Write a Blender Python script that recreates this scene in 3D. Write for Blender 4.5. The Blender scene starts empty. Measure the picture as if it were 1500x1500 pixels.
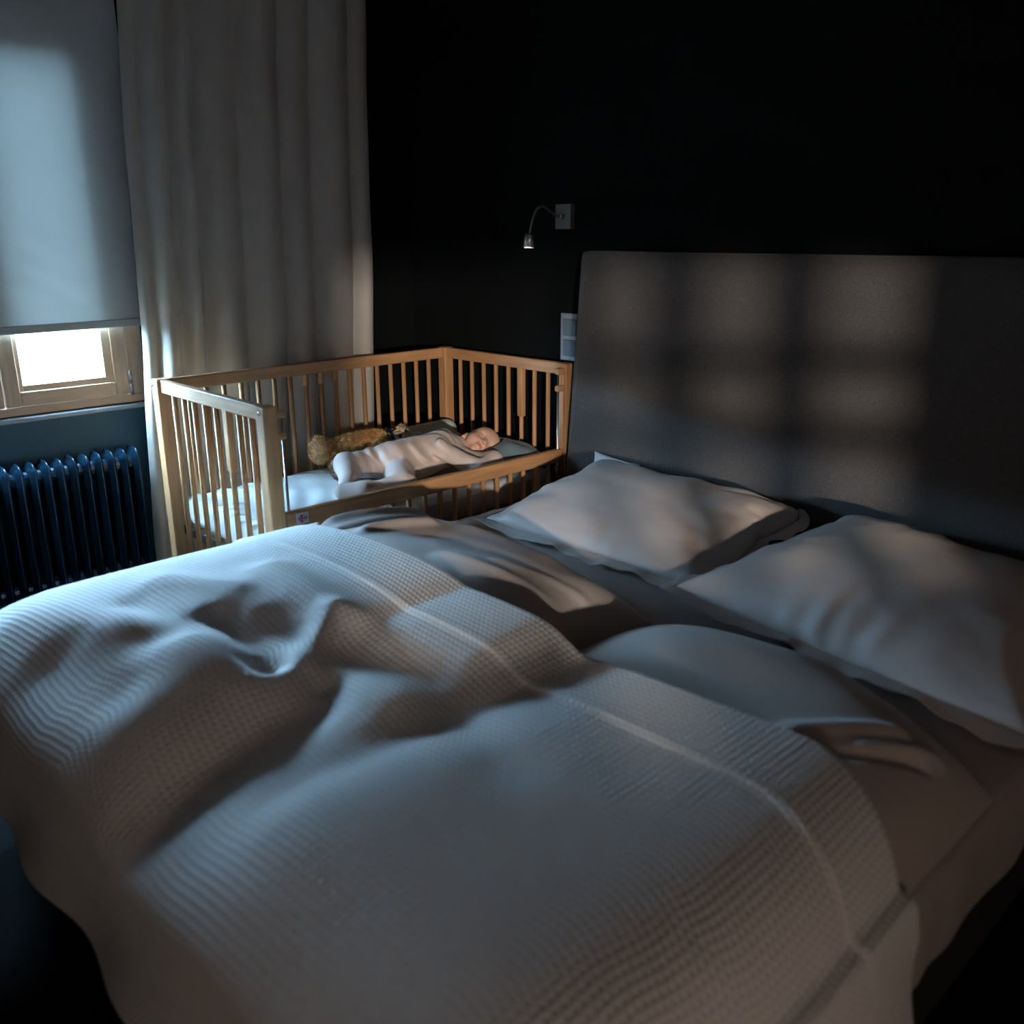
import bpy, bmesh, math, random
import numpy as np
from mathutils import Vector, Matrix

random.seed(7)
rng = np.random.default_rng(7)
SC = bpy.context.scene
COL = SC.collection
PI = math.pi

# ------------------------------------------------------------------ camera
cam_d = bpy.data.cameras.new('camera')
cam = bpy.data.objects.new('camera', cam_d)
COL.objects.link(cam)
CR = Vector((0.69196492, 0.72192372, -0.00326895))
CU = Vector((-0.21079036, 0.20636947, 0.95549938))
CF = Vector((-0.69047228, 0.66048299, -0.294975))
CL = Vector((3.23396769, -2.503232, 1.31448628))
cam.matrix_world = Matrix(((CR.x, CU.x, -CF.x, CL.x), (CR.y, CU.y, -CF.y, CL.y),
                           (CR.z, CU.z, -CF.z, CL.z), (0, 0, 0, 1)))
cam_d.sensor_width = 36.0
cam_d.lens = 1337.4286 * 36.0 / 1500.0
cam_d.clip_start = 0.05
cam_d.dof.use_dof = True
cam_d.dof.focus_distance = 3.42
cam_d.dof.aperture_fstop = 2.8
SC.camera = cam

# ------------------------------------------------------------------ sky, lights, exposure
SKY_COL, SKY_STR = (0.42, 0.72, 1.0), 310.0
LAMP_COL, LAMP_W = (1.0, 0.85, 0.72), 2200.0
FILL_COL, FILL_W = (1.0, 0.78, 0.64), 13.0
world = bpy.data.worlds.new('overcast_sky')
SC.world = world
world.use_nodes = True
bg = world.node_tree.nodes['Background']
bg.inputs['Color'].default_value = (*SKY_COL, 1)
bg.inputs['Strength'].default_value = SKY_STR
# portal that guides the daylight through the bedroom window
pd = bpy.data.lights.new('window_daylight', 'AREA')
pd.shape = 'RECTANGLE'
pd.size, pd.size_y = 1.3, 1.3
pd.cycles.is_portal = True
po = bpy.data.objects.new('window_daylight', pd)
COL.objects.link(po)
po.location = (-0.105, -1.66, 1.35)
po.rotation_euler = Vector((1, 0, 0)).to_track_quat('-Z', 'Z').to_euler()
SC.view_settings.view_transform = 'Standard'
SC.view_settings.look = 'None'
SC.view_settings.exposure = 0.0
SC.view_settings.gamma = 1.0
SC.view_settings.use_curve_mapping = False

# ------------------------------------------------------------------ helpers
def tag(o, label=None, cat=None, group=None, kind=None):
    if label: o['label'] = label
    if cat: o['category'] = cat
    if group: o['group'] = group
    if kind: o['kind'] = kind
    return o

def thing(name, label, cat, loc=(0, 0, 0), group=None, kind=None):
    o = bpy.data.objects.new(name, None)
    o.empty_display_size = 0.05
    COL.objects.link(o)
    o.location = loc
    return tag(o, label, cat, group, kind)

def base_of(parent):
    v = Vector((0, 0, 0))
    while parent is not None:
        v += parent.location
        parent = parent.parent
    return v

def link(name, me, mat=None, parent=None, loc=(0, 0, 0), smooth=False):
    """place a mesh whose coordinates are world coordinates offset by loc"""
    if mat is not None and not me.materials: me.materials.append(mat)
    if smooth:
        me.polygons.foreach_set('use_smooth', [True] * len(me.polygons))
    o = bpy.data.objects.new(name, me)
    COL.objects.link(o)
    if parent is not None:
        o.parent = parent
        o.location = Vector(loc) - base_of(parent)
    else:
        o.location = loc
    return o

def pydata(name, V, F):
    me = bpy.data.meshes.new(name)
    me.from_pydata([tuple(map(float, v)) for v in V], [], [tuple(map(int, f)) for f in F])
    me.update()
    return me

def box_mesh(name, dx, dy, dz, bevel=0.003, seg=2):
    bm = bmesh.new()
    bmesh.ops.create_cube(bm, size=1.0)
    bmesh.ops.scale(bm, vec=(dx, dy, dz), verts=bm.verts)
    if bevel > 0:
        bmesh.ops.bevel(bm, geom=list(bm.edges), offset=min(bevel, .45 * min(dx, dy, dz)), segments=seg, profile=.5, affect='EDGES')
    me = bpy.data.meshes.new(name)
    bm.to_mesh(me); bm.free()
    return me

def box(name, x0, x1, y0, y1, z0, z1, mat, parent=None, bevel=0.003):
    me = box_mesh(name, x1 - x0, y1 - y0, z1 - z0, bevel)
    return link(name, me, mat, parent, ((x0 + x1) / 2, (y0 + y1) / 2, (z0 + z1) / 2))

def boxes_mesh(name, lst):
    bm = bmesh.new()
    for (x0, x1, y0, y1, z0, z1) in lst:
        r = bmesh.ops.create_cube(bm, size=1.0)
        bmesh.ops.scale(bm, vec=(x1 - x0, y1 - y0, z1 - z0), verts=r['verts'])
        bmesh.ops.translate(bm, vec=((x0 + x1) / 2, (y0 + y1) / 2, (z0 + z1) / 2), verts=r['verts'])
    me = bpy.data.meshes.new(name)
    bm.to_mesh(me); bm.free()
    return me

def tube_mesh(name, pts, rad, seg=12):
    pts = [Vector(p) for p in pts]
    n = len(pts)
    rads = rad if isinstance(rad, (list, tuple)) else [rad] * n
    V, F = [], []
    prev = None
    for i, p in enumerate(pts):
        t = (pts[min(i + 1, n - 1)] - pts[max(i - 1, 0)]).normalized()
        a = prev if prev is not None else (Vector((1, 0, 0)) if abs(t.x) < .9 else Vector((0, 1, 0)))
        a = (a - t * a.dot(t)).normalized()
        prev = a
        b = t.cross(a)
        for k in range(seg):
            an = 2 * PI * k / seg
            V.append(p + (a * math.cos(an) + b * math.sin(an)) * rads[i])
    for i in range(n - 1):
        for k in range(seg):
            F.append((i * seg + k, i * seg + (k + 1) % seg, (i + 1) * seg + (k + 1) % seg, (i + 1) * seg + k))
    F.append(tuple(range(seg))[::-1])
    F.append(tuple((n - 1) * seg + k for k in range(seg)))
    return pydata(name, V, F)

def tube(name, pts, rad, mat, parent=None, seg=12):
    me = tube_mesh(name, pts, rad, seg)
    o = link(name, me, mat, parent, (0, 0, 0), True)
    return o

def grid_mesh(name, P, uv=None, close=False):
    """P: array (n,m,3)"""
    n, m = P.shape[:2]
    idx = np.arange(n * m).reshape(n, m)
    q = np.stack([idx[:-1, :-1], idx[1:, :-1], idx[1:, 1:], idx[:-1, 1:]], -1).reshape(-1, 4)
    me = pydata(name, P.reshape(-1, 3), q)
    if uv is not None:
        l = me.uv_layers.new(name='UVMap')
        li = np.empty(len(me.loops), dtype=np.int32)
        me.loops.foreach_get('vertex_index', li)
        l.data.foreach_set('uv', uv.reshape(-1, 2)[li].astype(np.float32).ravel())
    return me

def sm(a, b, x):
    t = np.clip((x - a) / (b - a), 0, 1)
    return t * t * (3 - 2 * t)

def waves(seed, n=7, base=6.0, spread=2.2):
    r = np.random.default_rng(seed)
    th = r.uniform(0, PI, n); fr = base * spread ** r.uniform(-.6, .8, n); ph = r.uniform(0, 2 * PI, n)
    am = 1 / fr * base / n
    def f(x, y):
        s = 0
        for t, k, p, a in zip(th, fr, ph, am):
            s = s + a * np.sin(k * (x * np.cos(t) + y * np.sin(t)) + p + .6 * np.sin(k * .6 * (x * np.sin(t) - y * np.cos(t)) + p * 2))
        return s
    return f

def seg_dist(x, y, x0, y0, x1, y1):
    dx, dy = x1 - x0, y1 - y0
    t = np.clip(((x - x0) * dx + (y - y0) * dy) / (dx * dx + dy * dy + 1e-9), 0, 1)
    return np.hypot(x - x0 - t * dx, y - y0 - t * dy)

def bumps(x, y, L):
    s = 0
    for (x0, y0, x1, y1, sg, am) in L:
        s = s + am * np.exp(-(seg_dist(x, y, x0, y0, x1, y1) / sg) ** 2)
    return s

# ---- signed distance modelling with surface nets
def caps(P, a, b, ra, rb):
    a = np.array(a, float); b = np.array(b, float)
    ab = b - a
    t = np.clip(((P - a) @ ab) / (ab @ ab + 1e-12), 0, 1)
    return np.linalg.norm(P - a - t[..., None] * ab, axis=-1) - (ra + (rb - ra) * t)

def ell(P, c, r):
    r = np.array(r, float)
    q = (P - np.array(c, float)) / r
    k0 = np.linalg.norm(q, axis=-1)
    k1 = np.linalg.norm(q / r, axis=-1) + 1e-9
    return k0 * (k0 - 1) / k1

def smin(a, b, k):
    h = np.clip(.5 + .5 * (b - a) / k, 0, 1)
    return b * (1 - h) + a * h - k * h * (1 - h)

def smax(a, b, k):
    return -smin(-a, -b, k)

def surf(f, lo, hi, h):
    lo = np.array(lo, float); hi = np.array(hi, float)
    n = np.ceil((hi - lo) / h).astype(int) + 1
    ax = [lo[i] + h * np.arange(n[i]) for i in range(3)]
    P = np.stack(np.meshgrid(*ax, indexing='ij'), -1)
    D = f(P)
    S = D < 0
    c = n - 1
    acc = np.zeros((*c, 3)); cnt = np.zeros(c)
    cor = [(i, j, k) for i in (0, 1) for j in (0, 1) for k in (0, 1)]
    def sl(o): return tuple(slice(o[i], o[i] + c[i]) for i in range(3))
    for A in cor:
        for axis in range(3):
            if A[axis] == 1: continue
            B = list(A); B[axis] = 1
            fa, fb = D[sl(A)], D[sl(B)]
            m = (fa < 0) != (fb < 0)
            t = np.where(m, fa / np.where(np.abs(fa - fb) < 1e-12, 1, fa - fb), 0)
            for d in range(3):
                acc[..., d] += m * (A[d] + (t if d == axis else 0))
            cnt += m
    act = cnt > 0
    ids = -np.ones(c, int); ids[act] = np.arange(act.sum())
    V = (np.argwhere(act) + acc[act] / cnt[act][:, None]) * h + lo
    F = []
    for axis in range(3):
        u, v = (axis + 1) % 3, (axis + 2) % 3
        s0 = [slice(0, n[i] - 1) if i == axis else slice(1, n[i] - 1) for i in range(3)]
        s1 = list(s0); s1[axis] = slice(1, n[axis])
        a, b = S[tuple(s0)], S[tuple(s1)]
        w = np.argwhere(a != b)
        flip = a[a != b]
        if len(w) == 0: continue
        base = w.copy(); base[:, u] += 1; base[:, v] += 1
        def cell(du, dv):
            q = base.copy(); q[:, u] -= du; q[:, v] -= dv
            return ids[q[:, 0], q[:, 1], q[:, 2]]
        quad = np.stack([cell(1, 1), cell(0, 1), cell(0, 0), cell(1, 0)], -1)
        quad[~flip] = quad[~flip][:, ::-1]
        F.append(quad)
    F = np.concatenate(F)
    F = F[(F >= 0).all(1)]
    return V, F

def normals(me):
    a = np.empty(len(me.vertices) * 3, np.float32)
    me.vertices.foreach_get('normal', a)
    return a.reshape(-1, 3)

def soft_box(x0, x1, y0, y1, z0, z1, r, step, disp=None):
    """rounded, finely divided box; disp(P,N) returns an offset along the normal"""
    bm = bmesh.new()
    V, F = [], []
    lo = np.array([x0, y0, z0]); hi = np.array([x1, y1, z1])
    for axis in range(3):
        u, v = (axis + 1) % 3, (axis + 2) % 3
        nu = max(4, int((hi[u] - lo[u]) / step)); nv = max(4, int((hi[v] - lo[v]) / step))
        for side in (0, 1):
            off = len(V)
            gu, gv = np.meshgrid(np.linspace(0, 1, nu + 1), np.linspace(0, 1, nv + 1), indexing='ij')
            P = np.zeros((nu + 1, nv + 1, 3))
            P[..., u] = lo[u] + gu * (hi[u] - lo[u]); P[..., v] = lo[v] + gv * (hi[v] - lo[v])
            P[..., axis] = hi[axis] if side else lo[axis]
            V.extend(P.reshape(-1, 3))
            for i in range(nu):
                for j in range(nv):
                    q = [off + i * (nv + 1) + j, off + (i + 1) * (nv + 1) + j, off + (i + 1) * (nv + 1) + j + 1, off + i * (nv + 1) + j + 1]
                    F.append(q if side else q[::-1])
    P = np.array(V)
    core = np.clip(P, lo + r, hi - r)
    N = P - core
    N /= np.linalg.norm(N, axis=1, keepdims=True) + 1e-9
    Q = core + N * r
    if disp is not None: Q = Q + N * disp(Q, N)[:, None]
    me = pydata('soft', Q, F)
    bm.from_mesh(me)
    bmesh.ops.remove_doubles(bm, verts=bm.verts, dist=1e-5)
    bm.to_mesh(me); bm.free()
    return me

# ------------------------------------------------------------------ materials
def mat(name, col, rough=.6, var=.12, scale=12, bump=0., bscale=300, metal=0., stretch=(1, 1, 1), spec=.5, sheen=0., detail=4):
    m = bpy.data.materials.new(name)
    m.use_nodes = True
    nt = m.node_tree
    b = nt.nodes['Principled BSDF']
    tc = nt.nodes.new('ShaderNodeTexCoord')
    mp = nt.nodes.new('ShaderNodeMapping')
    mp.inputs['Scale'].default_value = stretch
    nt.links.new(tc.outputs['Object'], mp.inputs['Vector'])
    nz = nt.nodes.new('ShaderNodeTexNoise')
    nz.inputs['Scale'].default_value = scale
    nz.inputs['Detail'].default_value = detail
    nt.links.new(mp.outputs['Vector'], nz.inputs['Vector'])
    rp = nt.nodes.new('ShaderNodeValToRGB')
    rp.color_ramp.elements[0].position = .3
    rp.color_ramp.elements[1].position = .7
    rp.color_ramp.elements[0].color = (*[c * (1 - var) for c in col], 1)
    rp.color_ramp.elements[1].color = (*[min(1, c * (1 + var)) for c in col], 1)
    nt.links.new(nz.outputs['Fac'], rp.inputs['Fac'])
    nt.links.new(rp.outputs['Color'], b.inputs['Base Color'])
    b.inputs['Roughness'].default_value = rough
    b.inputs['Metallic'].default_value = metal
    b.inputs['Specular IOR Level'].default_value = spec
    if sheen:
        b.inputs['Sheen Weight'].default_value = sheen
        b.inputs['Sheen Roughness'].default_value = .5
    if bump:
        n2 = nt.nodes.new('ShaderNodeTexNoise')
        n2.inputs['Scale'].default_value = bscale
        n2.inputs['Detail'].default_value = 2
        nt.links.new(mp.outputs['Vector'], n2.inputs['Vector'])
        bp = nt.nodes.new('ShaderNodeBump')
        bp.inputs['Strength'].default_value = .6
        bp.inputs['Distance'].default_value = bump
        nt.links.new(n2.outputs['Fac'], bp.inputs['Height'])
        nt.links.new(bp.outputs['Normal'], b.inputs['Normal'])
    return m

def wood(name, col, along='z', rough=.45, var=.2):
    st = {'x': (1.2, 14, 14), 'y': (14, 1.2, 14), 'z': (14, 14, 1.2)}[along]
    return mat(name, col, rough, var, 5, .0004, 60, stretch=st, detail=6)

def uv_weave(m, pu, pv, dist, strength=1.0, mode='waffle'):
    """relief from the cloth's own UV metres"""
    nt = m.node_tree
    b = nt.nodes['Principled BSDF']
    uv = nt.nodes.new('ShaderNodeUVMap')
    sx = nt.nodes.new('ShaderNodeSeparateXYZ')
    nt.links.new(uv.outputs['UV'], sx.inputs['Vector'])
    outs = []
    for k, p in (('X', pu), ('Y', pv)):
        a = nt.nodes.new('ShaderNodeMath'); a.operation = 'MULTIPLY'; a.inputs[1].default_value = 2 * PI / p
        nt.links.new(sx.outputs[k], a.inputs[0])
        c = nt.nodes.new('ShaderNodeMath'); c.operation = 'COSINE'
        nt.links.new(a.outputs[0], c.inputs[0])
        outs.append(c)
    mx = nt.nodes.new('ShaderNodeMath'); mx.operation = 'SMOOTH_MAX' if mode == 'waffle' else 'ADD'
    if mode == 'waffle': mx.inputs[2].default_value = .6
    nt.links.new(outs[0].outputs[0], mx.inputs[0]); nt.links.new(outs[1].outputs[0], mx.inputs[1])
    bp = nt.nodes.new('ShaderNodeBump')
    bp.inputs['Strength'].default_value = strength
    bp.inputs['Distance'].default_value = dist
    nt.links.new(mx.outputs[0], bp.inputs['Height'])
    nt.links.new(bp.outputs['Normal'], b.inputs['Normal'])
    return m

M = {}
M['wall_head'] = mat('charcoal_wall_paint', (.0038, .0052, .0052), .9, .1, 3, .0004, 90, spec=.12)
M['wall_lit'] = mat('petrol_wall_lit_tone', (.012, .060, .095), .55, .12, 4, .0004, 90)  # lit tone of the window wall, for the panel under the sill
M['ceil'] = mat('ceiling_paint', (.55, .50, .46), .9, .05, 3)
M['floor'] = wood('dark_floor_boards', (.035, .025, .02), 'y', .5)
M['wall_pale'] = mat('brown_grey_wall_paint', (.07, .055, .045), .85, .05, 3)
M['lamp_box'] = mat('lamp_box_paint', (.02, .018, .016), .9, .05, 3)
M['carpet'] = mat('charcoal_carpet', (.006, .0062, .0068), .95, .3, 120, .002, 400, spec=.05)
M['wwood_y'] = wood('window_spruce_lying', (.72, .50, .34), 'y', .4, .12)
M['wwood_z'] = wood('window_spruce_upright', (.72, .50, .34), 'z', .4, .12)
M['sill'] = mat('sill_lacquer', (.35, .42, .5), .35, .03, 4)
M['steel'] = mat('brushed_steel', (.55, .55, .56), .3, .05, 40, metal=1.)
M['beech_x'] = wood('beech_across', (.49, .255, .115), 'x', .55)
M['beech_y'] = wood('beech_lengthwise', (.49, .255, .115), 'y', .55)
M['beech_z'] = wood('beech_upright', (.49, .255, .115), 'z', .55)
M['plastic'] = mat('tan_plastic', (.50, .28, .14), .35, .03, 10)
M['screw'] = mat('screw_cap', (.8, .82, .85), .25, .02, 20, metal=.7)
M['curtain'] = mat('curtain_linen', (.56, .52, .47), .85, .06, 9, .0004, 500, sheen=.15)
M['rad'] = mat('radiator_enamel', (.006, .024, .045), .22, .05, 6)
M['head_fab'] = mat('headboard_tweed', (.072, .065, .063), .9, .45, 420, .0012, 600, sheen=.2, detail=2)
M['sheet'] = mat('taupe_percale', (.42, .365, .345), .6, .04, 6, .0003, 700, sheen=.1)
M['pillow'] = mat('taupe_sateen', (.49, .425, .40), .5, .04, 5, .0003, 700, sheen=.15)
M['white'] = mat('white_cotton', (.82, .80, .78), .8, .03, 5)
M['spread'] = uv_weave(mat('waffle_bedspread', (.76, .75, .75), .85, .04, 8, sheen=.1), .0125, .0125, .0010, 1.0)
M['base'] = mat('bed_base_fabric', (.02, .02, .022), .9, .2, 200)
M['cribsheet'] = mat('crib_sheet_jersey', (.74, .76, .78), .8, .03, 7, .0004, 500)
M['cribside'] = mat('crib_mattress_ticking', (.55, .46, .42), .8, .05, 7, .0005, 300)
M['suit'] = mat('sleepsuit_jersey', (.61, .50, .455), .85, .05, 14, .0005, 700, sheen=.15)
M['bluecot'] = mat('dusty_blue_muslin', (.17, .255, .295), .85, .08, 10, .0008, 260, sheen=.1)
M['palecot'] = mat('pale_teal_muslin', (.55, .66, .66), .85, .06, 10, .0008, 260, sheen=.1)
M['fur'] = mat('golden_plush', (.66, .38, .15), .9, .35, 60)
M['furcream'] = mat('cream_plush', (.70, .58, .40), .9, .2, 60)
M['furbrown'] = mat('brown_plush', (.20, .10, .05), .9, .2, 60)
M['sole'] = mat('paw_felt', (.42, .28, .21), .9, .1, 60)
M['black'] = mat('black_bead', (.006, .006, .006), .3, .0, 10)
M['switch'] = mat('switch_aluminium', (.30, .34, .38), .4, .03, 10, metal=.2)
M['rocker'] = mat('switch_rocker', (.14, .17, .20), .35, .03, 10)
M['lampplate'] = mat('lamp_plate_grey', (.22, .225, .23), .4, .04, 10, metal=.4)
M['chrome'] = mat('satin_nickel', (.62, .60, .57), .28, .04, 40, metal=1.)
M['sticker'] = mat('sticker_paper', (.75, .70, .72), .5, .02, 10)
M['red'] = mat('sticker_red', (.55, .06, .10), .5, .02, 10)
M['navy'] = mat('sticker_blue', (.08, .10, .32), .5, .02, 10)
M['tree'] = mat('hazy_foliage', (.004, .0042, .0039), .9, .2, 2)
M['snow'] = mat('meadow', (.022, .022, .020), .9, .05, .3)
M['low_sky_block'] = mat('sky_blocker_dark', (.016, .017, .016), .9, .1, .3)

def emis(name, col, s):
    m = bpy.data.materials.new(name); m.use_nodes = True
    b = m.node_tree.nodes['Principled BSDF']
    b.inputs['Base Color'].default_value = (*col, 1)
    b.inputs['Emission Color'].default_value = (*col, 1)
    b.inputs['Emission Strength'].default_value = s
    return m

def glass_mat(name):
    m = bpy.data.materials.new(name); m.use_nodes = True
    nt = m.node_tree
    nt.nodes.remove(nt.nodes['Principled BSDF'])
    out = nt.nodes['Material Output']
    tr = nt.nodes.new('ShaderNodeBsdfTransparent'); tr.inputs['Color'].default_value = (.95, .97, .98, 1)
    gl = nt.nodes.new('ShaderNodeBsdfGlossy'); gl.inputs['Roughness'].default_value = .02
    mx = nt.nodes.new('ShaderNodeMixShader')
    mx.inputs[0].default_value = .05; nt.links.new(tr.outputs[0], mx.inputs[1]); nt.links.new(gl.outputs[0], mx.inputs[2])
    nt.links.new(mx.outputs[0], out.inputs['Surface'])
    return m
M['glass'] = glass_mat('window_glass')

def blind_mat(name):
    m = mat(name, (.62, .70, .74), .8, .04, 6)
    nt = m.node_tree
    b = nt.nodes['Principled BSDF']
    tl = nt.nodes.new('ShaderNodeBsdfTranslucent'); tl.inputs['Color'].default_value = (.52, .50, .46, 1)
    mx = nt.nodes.new('ShaderNodeMixShader'); mx.inputs[0].default_value = .0085
    nt.links.new(b.outputs[0], mx.inputs[1]); nt.links.new(tl.outputs[0], mx.inputs[2])
    nt.links.new(mx.outputs[0], nt.nodes['Material Output'].inputs['Surface'])
    return m
M['blind'] = blind_mat('roller_blind_cloth')

# ------------------------------------------------------------------ the room
RX, RY, RZ = 4.3, -4.6, 2.5
WY0, WY1, WZ0, WZ1 = -2.105, -1.205, .74, 1.97          # bedroom window opening
GY0, GY1, GZ0, GZ1 = -3.36, -2.28, .93, 1.337           # glazed panel to the added lamp box

def struct(name, me, m, parent=None, loc=(0, 0, 0)):
    o = link(name, me, m, parent, loc)
    o['kind'] = 'structure'
    return o

struct('floor', boxes_mesh('floor', [(-.1, RX + .12, RY - .2, .2, -.12, 0)]), M['carpet'])
struct('ceiling', boxes_mesh('ceiling', [(-.1, RX + .12, RY - .2, .2, RZ, RZ + .12)]), M['ceil'])
struct('wall_head', boxes_mesh('wall_head', [(-.1, RX + .12, 0, .2, 0, RZ)]), M['wall_head'])
struct('wall_foot', boxes_mesh('wall_foot', [(-.1, RX + .12, RY - .2, RY, 0, RZ)]), M['wall_pale'])
struct('wall_window', boxes_mesh('wall_window', [
    (-.1, 0, RY, 0, 0, WZ0), (-.1, 0, RY, 0, WZ1, RZ), (-.1, 0, RY, WY0, WZ0, WZ1), (-.1, 0, WY1, 0, WZ0, WZ1)]), M['wall_head'])  # charcoal here puts the petrol wall's shade into the colour
np_ = box('lit_wall_panel', .0005, .006, -2.20, -1.12, .06, .72, M['wall_lit'], None, .001)  # brighter sheet, light on the wall below the sill put into its colour
np_['kind'] = 'structure'
struct('wall_right', boxes_mesh('wall_right', [
    (RX, RX + .12, RY, 0, 0, GZ0), (RX, RX + .12, RY, 0, GZ1, RZ), (RX, RX + .12, RY, GY0, GZ0, GZ1), (RX, RX + .12, GY1, 0, GZ0, GZ1)]), M['wall_pale'])
# unseen closed box added behind the glazed panel, keeps sky light out
HX0, HX1, HY0, HY1 = RX + .12, 8.1, -6.2, -1.6
struct('floor_lamp_box', boxes_mesh('floor_lamp_box', [(HX0, HX1 + .1, HY0 - .1, HY1 + .1, -.12, 0)]), M['floor'])
struct('ceiling_lamp_box', boxes_mesh('ceiling_lamp_box', [(HX0, HX1 + .1, HY0 - .1, HY1 + .1, RZ, RZ + .12)]), M['lamp_box'])
struct('wall_lamp_box', boxes_mesh('wall_lamp_box', [
    (HX1, HX1 + .1, HY0 - .1, HY1 + .1, 0, RZ), (HX0, HX1, HY1, HY1 + .1, 0, RZ),
    (HX0, HX1, HY0 - .1, HY0, 0, RZ), (HX0 - .12, HX0, HY0 - .1, RY - .2, 0, RZ)]), M['lamp_box'])

# bedroom window: frame, casements with panes, hinges
win = thing('window_1', 'light wooden casement window below the blue roller blind', 'window', (0, WY1, WZ0), kind='structure')
fx0, fx1 = -.075, .004
box('frame', fx0, fx1, WY0, WY1, WZ0, .768, M['wwood_y'], win)
box('frame', fx0, fx1, WY0, WY1, WZ1 - .05, WZ1, M['wwood_y'], win)
box('frame', fx0, fx1, -1.262, WY1, .768, WZ1 - .05, M['wwood_z'], win)
box('frame', fx0, fx1, WY0, WY0 + .03, .768, WZ1 - .05, M['wwood_z'], win)
cw = .400
for k in range(2):
    y1 = -1.267 - k * (cw + .005)
    y0 = y1 - cw
    cz0, cz1 = .772, WZ1 - .052
    cx0, cx1 = -.062, .014
    cs = thing('casement', None, None); cs.parent = win
    box('stile', cx0, cx1, y1 - .050, y1, cz0, cz1, M['wwood_z'], cs)
    box('stile', cx0, cx1, y0, y0 + .046, cz0, cz1, M['wwood_z'], cs)
    box('rail', cx0, cx1, y0 + .046, y1 - .050, cz0, .818, M['wwood_y'], cs)
    box('rail', cx0, cx1, y0 + .046, y1 - .050, cz1 - .05, cz1, M['wwood_y'], cs)
    # glazing beads
    bx0, bx1 = -.05, .006
    box('glazing_bead', bx0, bx1, y0 + .046, y0 + .060, .818, cz1 - .05, M['wwood_z'], cs, .002)
    box('glazing_bead', bx0, bx1, y1 - .078, y1 - .050, .818, cz1 - .05, M['wwood_z'], cs, .002)
    box('glazing_bead', bx0, bx1, y0 + .060, y1 - .078, .818, .838, M['wwood_y'], cs, .002)
    box('pane', -.036, -.030, y0 + .055, y1 - .070, .830, cz1 - .06, M['glass'], cs, 0)
    if k == 0:
        for zc in (.81, 1.75):
            hg = link('hinge', boxes_mesh('hinge', [(.006, .018, -1.271, -1.258, zc - .040, zc + .040)]), M['steel'], win)
            tube('hinge_pin', [(.018, -1.2645, zc - .042), (.018, -1.2645, zc - .004)], .006, M['steel'], hg, 10)
            tube('hinge_pin', [(.018, -1.2645, zc + .001), (.018, -1.2645, zc + .042)], .006, M['steel'], hg, 10)
sl = box('trim_1', -.002, .030, WY0 - .03, WY1 + .06, .722, .738, M['sill'], None, .004)
sl['kind'] = 'structure'

# outside: ground, hazy trees, the eave
gnd = grid_mesh('meadow', np.stack(np.meshgrid(np.linspace(-125, 100, 12), np.linspace(-125, 130, 14), indexing='ij') + [np.full((12, 14), -2.6)], -1))
tag(link('meadow', gnd, M['snow']), kind='structure')
def conifer(loc, h, r, label):
    t = thing('conifer_tree', label, 'tree', loc, 'hazy trees outside the window')
    tube('trunk', [(loc[0], loc[1], loc[2]), (loc[0], loc[1], loc[2] + h * .9)], [.14, .03], M['tree'], t, 8)
    V, F = [], []
    nl = 9
    for l in range(nl):
        z0 = h * (.12 + .86 * l / nl); rr = r * (1 - l / nl) ** .8 + .1
        ns = 22; o = len(V)
        V.append((loc[0], loc[1], loc[2] + z0 + h * .16))
        for k in range(ns):
            q = rr * (1.0 if k % 2 else .62) * random.uniform(.85, 1.15)
            V.append((loc[0] + q * math.cos(2 * PI * k / ns), loc[1] + q * math.sin(2 * PI * k / ns), loc[2] + z0 - (.12 if k % 2 else 0) * rr))
        for k in range(ns): F.append((o, o + 1 + k, o + 1 + (k + 1) % ns))
    link('needles', pydata('needles', V, F), M['tree'], t)
conifer((-15.0, 8.2, -2.6), 3.4, 1.2, 'faint conifer seen through the middle of the window pane')
conifer((-17.5, 9.9, -2.6), 2.6, .9, 'faint small conifer seen near the right edge of the window pane')

# added rise that keeps low sky light off the headboard
nh = 40
hx, hy = np.meshgrid(np.linspace(-120, -62, 6), np.linspace(-130, 130, nh), indexing='ij')
hz = -2.6 + (15.5 + 1.0 * np.sin(hy * .05) + 1.2 * np.sin(hy * .17 + 1)) * sm(-62, -85, hx)
tag(link('sky_blocker', grid_mesh('sky_blocker', np.stack([hx, hy, hz], -1)), M['low_sky_block'], None, smooth=True), kind='structure')
# glazed lattice to the added lamp box
w2 = thing('window_2', 'latticed glazing in the wall behind the camera', 'window', (RX, GY1, GZ0), kind='structure')
vs = [-2.51, -2.712]
hs = [1.186, 1.068]
for y in vs: box('muntin', RX + .03, RX + .07, y - .026, y + .026, GZ0, GZ1, M['beech_z'], w2)
box('muntin', RX + .03, RX + .07, -2.895, -2.875, GZ0, GZ1, M['beech_z'], w2)
for z in hs: box('muntin', RX + .032, RX + .068, -2.875, GY1, z - .019, z + .019, M['beech_y'], w2)
box('light_baffle', RX + .035, RX + .065, GY0, -3.05, GZ0, .99, M['beech_y'], w2)  # added board, stops the light spilling onto the bedspread
box('pane', RX + .048, RX + .052, GY0, GY1, GZ0, GZ1, M['glass'], w2, 0)

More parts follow.
